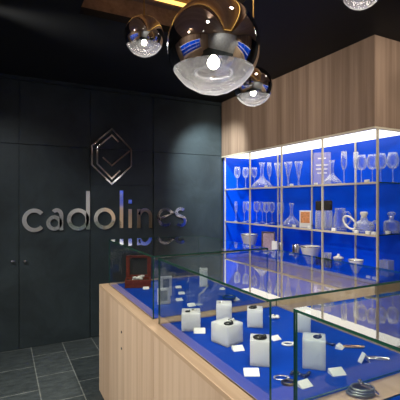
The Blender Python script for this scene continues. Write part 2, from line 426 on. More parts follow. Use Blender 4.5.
for y in (2.633, 3.225, 3.815):
    cpart('post', B((CB-.016, CB-.002, y-.007, y+.007, .912, 2.112)), 'brass')
S1, S2, S0 = 1.694, 1.274, .912
for z in (S1, S2):
    sh = pane_box('shelf', cab, (CX, 3.2, 0), 2.631, CB-.018, CY0+.03, WY-.034, z-.010, z)
    b = cpart('shelf_rail', B((2.611, 2.63, CY0+.012, WY-.034, z-.016, z)), 'brass', cab)
    b.parent = sh; b.location = (0, 0, 0)
pane_box('glass_end', cab, (CX, 3.2, 0), 2.632, 3.055, CY0+.004, CY0+.010, .914, 2.108)

# ------------------------------------------------------------------ the counter and its glass cases
KX0, KX1, KY0, KY1, KT = .70, 1.635, -.16, 3.15, .868
BX0, BX1 = .775, 1.572
CASES = [(2.08, 3.10), (1.0, 1.99), (-.115, .885)]
ctr = thing('display_counter', 'long light oak counter with three blue display beds under glass', 'counter', (1.17, 1.5, 0))
def kpart(name, bm, mats, parent=ctr, bevel=0):
    bmesh.ops.translate(bm, verts=bm.verts, vec=(-1.17, -1.5, 0)); return obj(name, bm, mats, parent, bevel)
kpart('counter_body', B((KX0+.02, KX1, KY0, KY1, 0, .848)), 'oak')
dl = [3.15, 1.893, .80, -.16]
for a, b in zip(dl, dl[1:]):
    d = kpart('front_panel', B((KX0, KX0+.0195, b+.0015, a-.0015, .012, .848)), 'oak')
    if a > 3:
        for v in (332, 348.5):
            y, t = at_x(121.6, KX0); bm = bmesh.new()
            lathe(bm, [(0, 0), (.008, 0), (.008, .003), (0, .003)], 14)
            bmesh.ops.rotate(bm, verts=bm.verts, cent=(0, 0, 0), matrix=Matrix.Rotation(-PI/2, 3, 'Y'))
            bmesh.ops.translate(bm, verts=bm.verts, vec=(KX0, y, hz(v, t)))
            l = kpart('lock', bm, 'darkmetal', d)
bx = [(KX0, BX0, KY0, KY1, .848, KT), (BX1, KX1, KY0, KY1, .848, KT)]
ys = [KY1, CASES[0][1]-.01, CASES[0][0]+.01, CASES[1][1]-.01, CASES[1][0]-.008, CASES[2][1]-.006, CASES[2][0]+.01, KY0]
for a, b in zip(ys[0::2], ys[1::2]): bx.append((BX0, BX1, b, a, .848, KT))
kpart('countertop', B(*bx), 'oak_top')
for (a, b) in zip(ys[1::2][:3], ys[2::2]):
    kpart('display_bed', B((BX0, BX1, b, a, .848, KT-.001)), 'bluebed')
BED = KT-.001
GT = 1.230; th = .008
names = ['far glass display case on the counter, nearest the black wall', 'middle glass display case on the counter, over the frosted blocks',
         'near glass display case on the counter, at the lower right']
for (y0, y1), lab in zip(CASES, names):
    off = (1.17, (y0+y1)/2, KT)
    gc = thing('glass_case', lab, 'glass case', off, 0, 'glass cases on the counter')
    x0, x1 = .765, 1.582
    pane_box('glass_top', gc, off, x0, x1, y0, y1, GT-th, GT)
    pane_box('front_pane', gc, off, x0, x0+th, y0, y1, KT, GT-th-.0005)
    pane_box('rear_pane', gc, off, x1-th, x1, y0, y1, KT, GT-th-.0005)
    pane_box('end_pane', gc, off, x0+th+.0005, x1-th-.0005, y0, y0+th, KT, GT-th-.0005)
    pane_box('end_pane', gc, off, x0+th+.0005, x1-th-.0005, y1-th, y1, KT, GT-th-.0005)

# ------------------------------------------------------------------ pendant globes
def globe(lab, u, v, rpx, r, grp='mirrored globe pendants'):
    t = F*r/rpx; dx, dy = ray(u); c = Vector((t*dx, t*dy, hz(v, t)))
    p = thing('pendant_lamp', lab, 'pendant lamp', c, 0, grp)
    cut = -.50
    a0 = math.asin(cut)
    bm = bmesh.new()
    lathe(bm, [(r*math.cos(a0+(PI/2-a0)*k/28), r*math.sin(a0+(PI/2-a0)*k/28)) for k in range(28)]+[(0, r)], 64)
    obj('mirrored_shell', bm, 'mirror', p)
    bm = bmesh.new()
    lathe(bm, [(0, -r)]+[(r*.999*math.cos(-PI/2+(a0+PI/2)*k/16), r*.999*math.sin(-PI/2+(a0+PI/2)*k/16)) for k in range(1, 17)], 64)
    for vv in bm.verts:                                  # rippled glass
        n = 1+.008*math.sin(vv.co.x/r*17+1)*math.sin(vv.co.y/r*19)+.006*math.sin(vv.co.z/r*31)
        if vv.co.z < a0*r*1.2: vv.co *= n
    obj('glass_bowl', bm, 'globe', p)
    bm = bmesh.new(); ball(bm, (0, 0, -.34*r), .13*r); obj('bulb', bm, 'bulb', p)
    bm = bmesh.new(); lathe(bm, [(0, .9*r), (.10*r, .9*r), (.10*r, -.1*r), (.08*r, -.20*r), (0, -.20*r)], 20); obj('lamp_holder', bm, 'steel', p)
    bm = bmesh.new(); tube(bm, ringpts((0, 0, -.56*r), .40*r, .40*r, 32), .022*r); obj('reflection_ring', bm, 'clear_solid', p)  # ring shaped to stand in for a round reflection in the bowl
    bm = bmesh.new(); lathe(bm, [(0, r), (.09*r, r*.995), (.09*r, r*1.09), (.03*r, r*1.13), (0, r*1.13)], 20); obj('collar', bm, 'cord', p)
    bm = bmesh.new(); tube(bm, [(0, 0, r*1.1), (0, 0, (TZ if c.x < TX1-.1 else CE)-c.z)], .004); obj('cord', bm, 'cord', p)
    return p
globe('large mirrored globe pendant with a glowing clear underside', 213.5, 47, 46.5, .20)
globe('small mirrored globe pendant left of the largest globe', 144.2, 36.3, 19.7, .10)
globe('small mirrored globe pendant low in front of the wood cabinet', 253.3, 86.5, 19.3, .10)
globe('mirrored globe pendant cut off by the top edge, only its base showing', 362, -12, 20, .10)

# ------------------------------------------------------------------ glassware
def glass_maker(name, bowl, inner, stem_top, stem_r, foot_r, foot=True):
    def mk():
        o = thing(name, '', '')
        bm = bmesh.new(); lathe(bm, bowl+inner, 20); obj('bowl', bm, 'clear', o)
        bm = bmesh.new(); lathe(bm, [(stem_r*1.5, .018), (stem_r, .05), (stem_r, stem_top-.06), (stem_r*1.6, stem_top)], 10); obj('stem', bm, 'clear_solid', o)
        bm = bmesh.new(); lathe(bm, [(0, 0), (foot_r, 0), (foot_r, .010), (foot_r*.35, .024), (0, .028)], 20); obj('foot', bm, 'clear_solid', o)
        return o
    return mk
wine = glass_maker('wine_glass', [(0, .5), (.075, .52), (.125, .60), (.150, .72), (.142, .86), (.118, 1.0)],
                   [(.112, 1.0), (.134, .86), (.142, .72), (.118, .61), (.07, .535), (0, .52)], .5, .016, .135)
balloon = glass_maker('wine_glass', [(0, .46), (.10, .48), (.165, .57), (.190, .70), (.172, .85), (.130, 1.0)],
                      [(.123, 1.0), (.164, .85), (.181, .70), (.157, .58), (.09, .495), (0, .48)], .46, .015, .16)
flute = glass_maker('champagne_flute', [(0, .42), (.035, .44), (.066, .55), (.076, .70), (.066, 1.0)],
                    [(.060, 1.0), (.069, .70), (.058, .56), (.03, .46), (0, .45)], .42, .013, .115)
trumpet = glass_maker('cocktail_glass', [(0, .36), (.045, .39), (.075, .50), (.10, .70), (.15, .86), (.165, 1.0)],
                      [(.157, 1.0), (.142, .86), (.092, .70), (.067, .51), (.035, .41), (0, .39)], .36, .03, .14)
def decanter_wide():
    o = thing('decanter', '', '')
    bm = bmesh.new(); lathe(bm, [(0, 0), (.40, 0), (.44, .05), (.42, .12), (.27, .26), (.12, .40), (.075, .52), (.075, .78), (.10, .92), (.135, 1.0),
                                 (.12, 1.0), (.085, .9), (.062, .78), (.062, .54), (.10, .42), (.25, .28), (.38, .13), (.39, .06), (0, .03)], 28)
    obj('body', bm, 'clear', o)
    bm = bmesh.new(); tube(bm, ringpts((0, 0, 1.0), .128, .128, 20), .012, 6); obj('rim', bm, 'clear_solid', o)
    return o
def decanter_stopper():
    o = thing('decanter', '', '')
    bm = bmesh.new(); lathe(bm, [(0, 0), (.30, 0), (.33, .04), (.33, .48), (.28, .56), (.10, .62), (.10, .74), (.14, .76), (.13, .78),
                                 (.085, .74), (.085, .63), (.26, .54), (.31, .47), (.31, .06), (0, .04)], 28)
    obj('body', bm, 'clear', o)
    bm = bmesh.new(); lathe(bm, [(0, .66), (.075, .66), (.09, .78), (.06, .82), (.16, .86), (.17, .95), (.10, 1.0), (0, 1.0)], 20); obj('stopper', bm, 'clear_solid', o)
    return o
def shelf_item(kind, mk, lab, cat, u, vtop, vbase, z, X, grp, rz=0, wide=1):
    y, t = at_x(u, X); h = max(.05, hz(vtop, t)-z)
    return place(kind, mk, lab, cat, (X, y, z+.0003), rz, (h*wide, h*wide, h), grp)
SH = 2.74
G1 = 'stemware on the upper cabinet shelf'; G2 = 'stemware on the middle cabinet shelf'
for u, v, lab in ((237.3, 167, 'first wine glass from the left end of the upper cabinet shelf'),
                  (245.6, 167.5, 'second wine glass from the left end of the upper cabinet shelf'),
                  (254.2, 167.5, 'third wine glass on the upper shelf, against the wide decanter')):
    shelf_item('wine', wine, lab, 'wine glass', u, v, 188, S1, 2.70, G1)
shelf_item('decw', decanter_wide, 'wide based decanter on the upper shelf, right of three wine glasses', 'decanter', 262, 163, 187, S1, 2.86, None, wide=.95)
shelf_item('flute', flute, 'flute on the upper shelf, right of the wide based decanter', 'flute', 269.3, 162.5, 186, S1, 2.74, G1, wide=1.2)
shelf_item('trump', trumpet, 'cocktail glass on the upper shelf between two close posts', 'cocktail glass', 278.2, 163, 186, S1, 2.84, G1)
shelf_item('trump', trumpet, 'left cocktail glass of the pair left of the acrylic plaque', 'cocktail glass', 288.2, 162, 186, S1, 2.74, G1)
shelf_item('trump', trumpet, 'right cocktail glass of the pair left of the acrylic plaque', 'cocktail glass', 298.6, 161.5, 185, S1, 2.74, G1)
shelf_item('decw', decanter_wide, 'wide based decanter right of the acrylic plaque on the upper shelf', 'decanter', 332, 160.5, 186, S1, 2.82, None, wide=.9)
shelf_item('flute', flute, 'flute standing alone right of the plaque and decanter on the upper shelf', 'flute', 344, 151.5, 183, S1, 2.72, G1, wide=1.2)
shelf_item('flute', flute, 'flute close behind a post, left of the round bowled wine glasses', 'flute', 356, 152, 183, S1, 2.92, G1, wide=1.1)
for u, v, X, lab in ((361.3, 155, 2.74, 'leftmost of the four round bowled wine glasses on the upper shelf'),
                     (372.3, 154.5, 2.72, 'second from the left of the four round bowled wine glasses'),
                     (380.8, 153.5, 2.84, 'round bowled wine glass just right of the corner post'),
                     (392.8, 152.5, 2.95, 'rightmost round bowled wine glass, seen through the glass end')):
    shelf_item('balloon', balloon, lab, 'wine glass', u, v, 181, S1, X, G1)
shelf_item('flute', flute, 'leftmost slim flute on the middle cabinet shelf', 'flute', 236, 201.5, 221, S2, 2.70, G2)
shelf_item('flute', flute, 'second slim flute from the left on the middle cabinet shelf', 'flute', 244.4, 201.5, 222, S2, 2.72, G2)
ords = ['first', 'second', 'third', 'fourth', 'fifth', 'sixth']
for i, u in enumerate((248.6, 256.6, 262.4, 266.4, 272.0, 280.6)):
    shelf_item('wine', wine, '%s from the left of the six wine glasses on the middle shelf' % ords[i], 'wine glass', u, 201.5+.2*i, 223, S2, 2.70+.17*(i in (0, 2, 4)), G2)
shelf_item('decw', decanter_wide, 'wide based decanter on the middle shelf, left of the orange card', 'decanter', 291.5, 203.5, 226, S2, 2.82, None, wide=.9)
shelf_item('decs', decanter_stopper, 'stoppered decanter at the right end of the middle shelf', 'decanter', 391.5, 212, 231, S2, 2.94, None, wide=1.1)

# acrylic plaque with lines of lettering
y, t = at_x(322, 2.88); pl = thing('acrylic_plaque', 'violet tinted acrylic plaque with white lines, on the upper shelf', 'plaque', (2.88, y, S1+.0008), .6)
w, h = .17, hz(152.5, t)-S1
obj('plate', B((-.004, .004, -w/2, w/2, .0, h), (-.0055, -.0042, -.04, .04, h*.80, h*.84, 1), (-.0055, -.0042, -.06, .06, h*.60, h*.64, 1), (-.0055, -.0042, -.055, .06, h*.48, h*.52, 1), (-.0055, -.0042, -.05, .045, h*.36, h*.40, 1)), ['acrylic', 'white'], pl)

# middle shelf pieces
def card_stand(name, lab, cat, u, vtop, z, X, wpx, mat, rz=.5, frame=None):
    y, t = at_x(u, X); h = hz(vtop, t)-z; w = wpx/F*t/.9
    o = thing(name, lab, cat, (X, y, z+.0008), rz)
    if frame:
        e = .016
        obj('frame', B((-.008, .008, -w/2, -w/2+e, 0, h), (-.008, .008, w/2-e, w/2, 0, h), (-.008, .008, -w/2+e, w/2-e, 0, e), (-.008, .008, -w/2+e, w/2-e, h-e, h)), frame, o)
        obj('picture', B((-.003, .004, -w/2+e, w/2-e, e, h-e)), mat, o)
    else:
        obj('card', B((-.004, .004, -w/2, w/2, 0, h)), 'white', o)
        obj('picture', B((-.0052, -.0042, -w*.40, w*.40, h*.25, h*.92)), mat, o)
    return o
card_stand('picture_card', 'white card with an orange picture on the middle shelf', 'card', 305.3, 210.5, S2, 2.74, 10.5, 'amber')
def jar_maker():
    o = thing('glass_jar', '', '')
    bm = bmesh.new(); lathe(bm, [(0, 0), (.20, 0), (.21, .03), (.21, .60), (.15, .68), (.14, .70), (.13, .68), (.19, .59), (.19, .05), (0, .04)], 22); obj('body', bm, 'clear_solid', o)
    bm = bmesh.new(); lathe(bm, [(0, .66), (.19, .66), (.20, .70), (.20, .97), (.17, 1.0), (0, 1.0)], 22); obj('lid', bm, 'darkcloth', o)
    return o
shelf_item('jar', jar_maker, 'left of the two black capped glass jars on the middle shelf', 'jar', 319.5, 201, 231, S2, 2.74, 'black capped jars', wide=.72)
shelf_item('jar', jar_maker, 'right of the two black capped glass jars on the middle shelf', 'jar', 328, 200.5, 232, S2, 2.74, 'black capped jars', wide=.72)
y, t = at_x(340, 2.80); jg = thing('glass_jug', 'clear glass jug with a looped handle on the middle shelf', 'jug', (2.80, y, S2+.0008), .2)
bm = bmesh.new(); lathe(bm, [(0, 0), (.055, 0), (.062, .02), (.058, .12), (.045, .17), (.05, .2), (.046, .2), (.041, .17), (.053, .12), (.056, .025), (0, .01)], 24); obj('body', bm, 'clear', jg)
bm = bmesh.new(); tube(bm, [(0, -.05, .16), (0, -.085, .165), (0, -.11, .13), (0, -.105, .08), (0, -.08, .05), (0, -.055, .05)], .008); obj('handle', bm, 'clear_solid', jg)
y, t = at_x(349.5, 2.70); o = thing('silver_loop', 'tilted white oval loop leaning before the glass jug', 'ornament', (2.70, y, S2+.0008), .3)
bm = bmesh.new(); tube(bm, [(0, .055*math.cos(a), .078+.05*math.sin(a)+.025*math.cos(a)) for a in [2*PI*k/28 for k in range(28)]], .009, closed=True); obj('loop', bm, 'porcelain', o)
bm = bmesh.new(); tube(bm, [(0, -.03, .009), (0, -.07, .009)], .008); obj('foot', bm, 'porcelain', o)
y, t = at_x(364, 2.82); dd = thing('reclining_decanter', 'low reclining glass decanter with a stopper on the middle shelf', 'decanter', (2.82, y, S2+.0008), 0)
bm = bmesh.new(); lathe(bm, [(0, 0), (.07, 0), (.085, .02), (.09, .05), (.07, .08), (.03, .1), (.028, .125), (.024, .125), (.025, .1), (.066, .075), (.083, .05), (.08, .025), (0, .01)], 26); obj('body', bm, 'clear_solid', dd)
bm = bmesh.new(); lathe(bm, [(0, .118), (.022, .118), (.026, .14), (.035, .155), (.03, .172), (0, .175)], 18); obj('stopper', bm, 'porcelain', dd)
bm = bmesh.new(); tube(bm, [(0, -.07, .06), (0, -.10, .085), (0, -.125, .092)], .014); obj('spout', bm, 'clear_solid', dd)
def tagcard():
    return obj('price_tag', B((-.008, .008, -.02, .02, 0, .022)), 'white')
TG = 'small white tags on the cabinet shelves'
tl = [(294, 2.655, S2, 'white tag below the wide decanter on the middle shelf'), (309.5, 2.655, S2, 'white tag right of the orange picture card'),
      (334, 2.655, S2, 'white tag between the black capped jars and the jug'), (356.5, 2.655, S2, 'white tag left of the reclining decanter'),
      (368, 2.655, S2, 'left of two white tags before the reclining decanter'), (374, 2.655, S2, 'right of two white tags, beside the corner post'),
      (388, 2.84, S2, 'white tag under the stoppered decanter at the right end'), (367, 2.655, S1, 'white tag between the round bowled wine glasses'),
      (316, 2.655, S1, 'white tag at the foot of the acrylic plaque'), (291.5, 2.655, S1, 'white tag between the paired cocktail glasses'),
      (266, 2.655, S1, 'white tag below the flute at the left of the upper shelf'),
      (368.5, 2.66, S0, 'left of two white tags on the bottom cabinet board'), (375, 2.66, S0, 'right of two white tags on the bottom cabinet board')]
for u, X, z, lab in tl:
    y, t = at_x(u, X); place('tag', tagcard, lab, 'tag', (X, y, z+.0003), 0, random.uniform(.9, 1.15), TG)
# bottom board
def bowl_maker():
    o = thing('bowl', '', '')
    bm = bmesh.new(); lathe(bm, [(.34, 0), (.36, .0), (.40, .06), (.72, .26), (.94, .52), (1.0, .58), (.985, .60), (.90, .54), (.68, .30), (.38, .10), (0, .08)], 32); obj('bowl_body', bm, 'porcelain', o)
    bm = bmesh.new(); tube(bm, ringpts((0, 0, .59), .992, .992, 32), .02, 6); obj('rim', bm, 'silver', o)
    return o
BG = 'bowls on the bottom cabinet board'
for u, X, r, zs, lab in ((249.5, 2.80, .112, .34, 'white bowl at the left end of the bottom cabinet board'), (310.5, 2.76, .102, .29, 'wide white bowl in the middle of the bottom cabinet board'),
                     (356, 2.76, .066, .19, 'shallow white bowl near the right of the bottom cabinet board')):
    y, t = at_x(u, X); place('bowl', bowl_maker, lab, 'bowl', (X, y, S0+.0003), 0, (r, r, zs), BG)
card_stand('framed_picture', 'mauve picture in a silver frame on the bottom cabinet board', 'picture frame', 268.5, 231.5, S0, 2.76, 13, 'mauve', .55, 'silver')
card_stand('small_card', 'small white card before the mauve picture frame', 'card', 274.5, 241, S0, 2.68, 5, 'white')
def cup_maker(mat='silver'):
    o = thing('cup', '', '')
    bm = bmesh.new(); lathe(bm, [(0, 0), (.6, 0), (.65, .05), (.85, .5), (1.0, 1.3), (.94, 1.3), (.78, .5), (.55, .12), (0, .1)], 22); obj('cup_body', bm, mat, o)
    bm = bmesh.new(); tube(bm, [(0, .85, 1.1), (0, 1.4, 1.05), (0, 1.45, .6), (0, .82, .4)], .09); obj('handle', bm, mat, o)
    return o
for u, X, s, lab in ((281, 2.74, (.036, .036, .13), 'small silver cup left of centre on the bottom cabinet board'), (296.5, 2.72, (.045, .045, .135), 'larger silver cup left of the wide white bowl')):
    y, t = at_x(u, X); place('cup', cup_maker, lab, 'cup', (X, y, S0+.0003), 0, s, 'silver cups')
y, t = at_x(327.5, 2.70); o = thing('glass_tumbler', 'tall clear tumbler right of the wide white bowl', 'tumbler', (2.70, y, S0+.0008))
bm = bmesh.new(); lathe(bm, [(0, 0), (.026, 0), (.036, .145), (.033, .145), (.023, .012), (0, .012)], 22); obj('body', bm, 'clear_solid', o)
y, t = at_x(338.5, 2.76); o = thing('lidded_pot', 'small lidded pot on the bottom cabinet board', 'pot', (2.76, y, S0+.0008))
bm = bmesh.new(); lathe(bm, [(0, 0), (.03, 0), (.045, .02), (.045, .10), (0, .10)], 22); obj('pot_body', bm, 'silver', o)
bm = bmesh.new(); lathe(bm, [(0, .1005), (.05, .1005), (.045, .112), (.012, .124), (.012, .14), (0, .141)], 22); obj('lid', bm, 'porcelain', o)
y, t = at_x(386.5, 2.88); o = thing('glass_cube_vase', 'square clear glass vase at the right end of the bottom board', 'vase', (2.88, y, S0+.0008), .1)
a = .042
obj('vase_wall', B((-a, a, -a, -a+.006, .008, .13), (-a, a, a-.006, a, .008, .13), (-a, -a+.006, -a+.006, a-.006, .008, .13), (a-.006, a, -a+.006, a-.006, .008, .13)), 'clear_solid', o)
obj('vase_base', B((-a, a, -a, a, 0, .008)), 'clear_solid', o)

# ------------------------------------------------------------------ things in the counter
def bedpos(u, v): x, y, t = at_z(u, v, BED); return x, y, t
def block(lab, u, vb, wpx, hpx, rz, grp='frosted display blocks', depth=None):
    x, y, t = bedpos(u, vb); w = wpx/F*t; h = hpx/F*t; d = depth or w
    bm = B((-w/2, w/2, -d/2, d/2, 0, h))
    # the near edge stands on the measured line
    o = obj('display_block', bm, 'frost', bevel=.003)
    if abs(rz-VW) < .01: rz = VW-math.atan((u-200)/F)
    dx, dy = ray(u); q = math.hypot(dx, dy)
    o.location = (x+dx/q*d*.5, y+dy/q*d*.5, BED+.0002); o.rotation_euler = (0, 0, rz)
    return tag(o, lab, 'display block', grp), BED+.0002+h
VW = -YAW
bA, zA = block('frosted block at the left of the middle case, beside the wood strip', 191, 331.5, 19, 18, VW)
bB, zB = block('slim frosted block standing behind the large tilted block', 224, 322, 15.5, 17.5, VW)
bC, zC = block('large frosted block turned edge-on, a dark ring on top', 227, 346, 23.5, 20.5, VW+.72)
bD, zD = block('frosted block at the centre rear of the middle case, dark brooch on top', 255, 328, 15.5, 18, VW)
bE, zE = block('frosted block by the green glass corner, dark jewellery on top', 260.5, 367, 21, 26, VW)
bF, zF = block('frosted block at the rear right of the middle case, behind the ring block', 303, 333, 15, 19, VW)
bG, zG = block('tall frosted block right of the upright glass edge, black ring on top', 314, 370, 22.5, 30, VW)
bH, zH = block('pale block at the back of the far case', 203.5, 287, 8, 18, VW)

def ring_piece(name, lab, cat, loc, r, mat, stone=None, rz=0, wire=None, up=False):
    o = thing(name, lab, cat, loc, rz); w = wire or r*.22
    bm = bmesh.new()
    if up: tube(bm, [(r*math.cos(a), 0, r+w+r*math.sin(a)) for a in [2*PI*k/24 for k in range(24)]], w, 8, closed=True)
    else: tube(bm, ringpts((0, 0, w), r, r*.8, 24), w, 8, closed=True)
    obj('band', bm, mat, o)
    if stone:
        bm = bmesh.new()
        for k in range(3): ball(bm, (r*.8*math.cos(k*.7-1.6), r*.8*math.sin(k*.7-1.6), w*2.2), r*.34, 10)
        obj('stone', bm, stone, o)
    return o
def top(b, z, du=0, dv=0): return (b.location.x+du, b.location.y+dv, z)
ring_piece('bracelet', 'dark oval bracelet on the large edge-on frosted block', 'bracelet', top(bC, zC, -.012, -.035), .020, 'darkmetal', 'darkmetal')
ring_piece('ring', 'silver ring on the back of the large edge-on frosted block', 'ring', top(bC, zC, .03, .01), .014, 'silver', 'porcelain')
ring_piece('brooch', 'dark brooch on the centre rear frosted block', 'brooch', top(bD, zD, -.015, 0), .020, 'darkmetal', 'darkmetal')
ring_piece('necklace', 'dark beaded necklace on the block by the green glass corner', 'necklace', top(bE, zE, -.01, -.01), .024, 'darkmetal', 'darkmetal', -.4)
ring_piece('earring', 'small silver earring on the left block of the middle case', 'earring', top(bA, zA, .02, 0), .012, 'silver', 'porcelain')
ring_piece('dark_ring', 'dark ring at the left of the left block in the middle case', 'ring', top(bA, zA, -.025, -.01), .012, 'darkmetal', 'darkmetal')
ring_piece('black_ring', 'black ring on the tall block right of the upright glass edge', 'ring', top(bG, zG, 0, -.02), .015, 'darkmetal', 'darkmetal', wire=.004)
ring_piece('gold_ring', 'gold ring on the rear right frosted block', 'ring', top(bF, zF, 0, 0), .012, 'gold', 'gold')
ring_piece('pearl_pin', 'pale pearl pin on the slim frosted block', 'pin', top(bB, zB, -.02, 0), .010, 'silver', 'porcelain')

def wedge():
    bm = bmesh.new()
    a = [bm.verts.new(p) for p in ((-.026, -.017, 0), (.026, -.017, 0), (.026, .017, 0), (-.026, .017, 0), (-.026, -.017, .002), (.026, -.017, .002), (.026, .013, .017), (-.026, .013, .017))]
    for q in ((0, 3, 2, 1), (4, 5, 6, 7), (0, 1, 5, 4), (2, 3, 7, 6), (1, 2, 6, 5), (0, 4, 7, 3)): bm.faces.new([a[i] for i in q])
    return obj('price_card', bm, 'white')
CG = 'white price cards in the counter'
cards = [(199.5, 332.5, 1.15, .0, 'white price card beside the left frosted block of the middle case'),
         (238, 350, 1.0, .25, 'white price card at the right foot of the large edge-on block'),
         (251.5, 374.5, 1.15, .0, 'white price card in front of the block by the green glass corner'),
         (275.5, 339.5, .95, .5, 'white price card just right of the upright green glass edge'),
         (304.5, 386, 1.0, .5, 'white price card in front of the tall block, beside dark beads'),
         (337, 374, 1.15, .25, 'white price card lying alone in the middle of the bed'),
         (340, 348, .9, .9, 'white price card left of the gold bracelet'),
         (178.5, 288, .85, .2, 'backmost of three price cards in a row in the far case'),
         (181.5, 294, .85, .2, 'middle one of three price cards in a row in the far case'),
         (179.5, 300.5, .85, .5, 'frontmost of three price cards in a row in the far case'),
         (191.5, 306, .95, .4, 'price card near the wood strip, before the clear stand'),
         (236.3, 300, .85, 1.0, 'price card standing right of the round dish'),
         (222.5, 289.5, .8, .8, 'price card behind the round dish'),
         (146, 289, .9, .2, 'price card at the right of the mahogany box')]
for u, v, s, r, lab in cards:
    x, y, t = bedpos(u, v); place('card', wedge, lab, 'price card', (x, y, BED+.0003), VW+r, s, CG)
x, y, t = bedpos(364, 362); o = thing('tent_card', 'white folded tent card beside the silver bracelet', 'card', (x, y, BED+.0002), VW+.2)
bm = bmesh.new()
pr = [(-.028, 0), (-.023, 0), (0, .042), (.023, 0), (.028, 0), (0, .052)]
fr = [bm.verts.new((p[0]*.8, -.012, p[1]*.75)) for p in pr]; bk = [bm.verts.new((p[0]*.8, .012, p[1]*.75)) for p in pr]
for i in range(6): j = (i+1) % 6; bm.faces.new((fr[i], fr[j], bk[j], bk[i]))
for q in ((0, 1, 2, 5), (2, 3, 4, 5)): bm.faces.new([fr[i] for i in q]); bm.faces.new([bk[i] for i in q][::-1])
obj('folded_card', bm, 'white', o)
def bangle(lab, u, v, r, mat, wire, rz=0, squash=.5):
    x, y, t = bedpos(u, v); o = thing('bracelet', lab, 'bracelet', (x, y, BED+.0002), rz)
    bm = bmesh.new(); tube(bm, ringpts((0, 0, wire), r, r*squash, 28), wire, 8, closed=True); obj('band', bm, mat, o)
    bm = bmesh.new()
    for k in range(3): ball(bm, (r+.001, (k-1)*wire*1.5, wire*1.3), wire*1.25, 10)
    obj('clasp', bm, mat, o); return o
bangle('slim gold bracelet lying right of a price card', 353, 347.5, .045, 'gold', .004, VW-.1, .25)
bangle('slim silver bracelet lying right of the tent card', 377, 359.5, .042, 'silver', .005, VW-.25, .25)
bangle('silver bracelet left of the foot of the upright glass edge', 281, 379, .026, 'silver', .004, VW, .7)
bangle('dark bracelet half behind the upright glass edge', 289, 384, .024, 'darkmetal', .006, VW, .7)
bangle('pale oval bracelet right of the green glass corner', 288, 345, .026, 'porcelain', .005, VW, .7)
def beads(name, lab, cat, u, v, n, spread, mat, r=.006):
    x, y, t = bedpos(u, v); o = thing(name, lab, cat, (x, y, BED+.0002), VW)
    pts = [(spread*(k/(n-1)-.5), .018*math.sin(k*.9), r) for k in range(n)]
    bm = bmesh.new()
    for k, p in enumerate(pts): ball(bm, p, r*(1+.3*(k % 2)), 10)
    bmesh.ops.translate(bm, verts=bm.verts, vec=(0, 0, r*.3)); obj('bead_string', bm, mat, o)
    bm = bmesh.new(); tube(bm, [(p[0], p[1], r) for p in pts], r*.4, 6); obj('thread', bm, 'silver', o)
    return o
beads('bead_necklace', 'string of dark beads before the tall frosted block', 'necklace', 301, 376, 9, .075, 'darkmetal')
beads('dark_bracelet', 'dark beads behind the tall frosted block', 'bracelet', 327, 345, 7, .06, 'darkmetal')
x, y, t = bedpos(274.5, 318); o = thing('flower_brooch', 'white five petalled flower brooch right of the green glass corner', 'brooch', (x, y, BED+.0002), 0)
for k in range(5):
    bm = bmesh.new(); ball(bm, (.018*math.cos(k*1.257), .018*math.sin(k*1.257), .008), .014, 12, 0, (1, 1, .55))
    bmesh.ops.translate(bm, verts=bm.verts, vec=(0, 0, .0)); obj('petal', bm, 'porcelain', o)
bm = bmesh.new(); ball(bm, (0, 0, .013), .007, 10); obj('flower_center', bm, 'silver', o)
# pale and silvery dish
x, y, t = bedpos(229, 301); o = thing('round_dish', 'round blue dish with a dark green rim in the far case', 'dish', (x, y, BED+.0002))
bm = bmesh.new(); lathe(bm, [(0, 0), (.03, 0), (.042, .014), (.046, .028), (.042, .028), (.036, .012), (0, .005)], 28); obj('dish_body', bm, 'bluebed', o)
bm = bmesh.new(); tube(bm, ringpts((0, 0, .028), .044, .044, 28), .004, 6, closed=True); obj('rim', bm, 'pane_edge', o)
# clear necklace stand
x, y, t = bedpos(199, 305); o = thing('acrylic_stand', 'clear acrylic jewellery stand with a slanted arm in the far case', 'stand', (x, y, BED+.0002), .5)
obj('stand_base', B((-.02, .02, -.02, .02, 0, .006)), 'clear_solid', o)
obj('upright', B((-.006, .006, -.006, .006, .006, .07)), 'clear_solid', o)
bm = bmesh.new(); tube(bm, [(0, 0, .066), (.05, 0, .078), (.11, 0, .105)], .005); obj('arm', bm, 'clear_solid', o)
# two small picture frames
for u, v, hh, lab, rz in ((164, 304, .105, 'small white photo frame at the corner of the far case', .9),
                          (166, 296, .14, 'taller white photo frame standing behind the small one', 1.0)):
    x, y, t = bedpos(u, v); o = thing('photo_frame', lab, 'photo frame', (x, y, BED+.0002), VW+rz-.6, 'white photo frames')
    w = .085; e = .018
    obj('frame', B((-w/2, -w/2+e, -.006, .006, 0, hh), (w/2-e, w/2, -.006, .006, 0, hh), (-w/2+e, w/2-e, -.006, .006, 0, e), (-w/2+e, w/2-e, -.006, .006, hh-e, hh)), 'frost', o)
    obj('picture', B((-w/2+e, w/2-e, -.001, .005, e, hh-e)), 'grey_print', o)
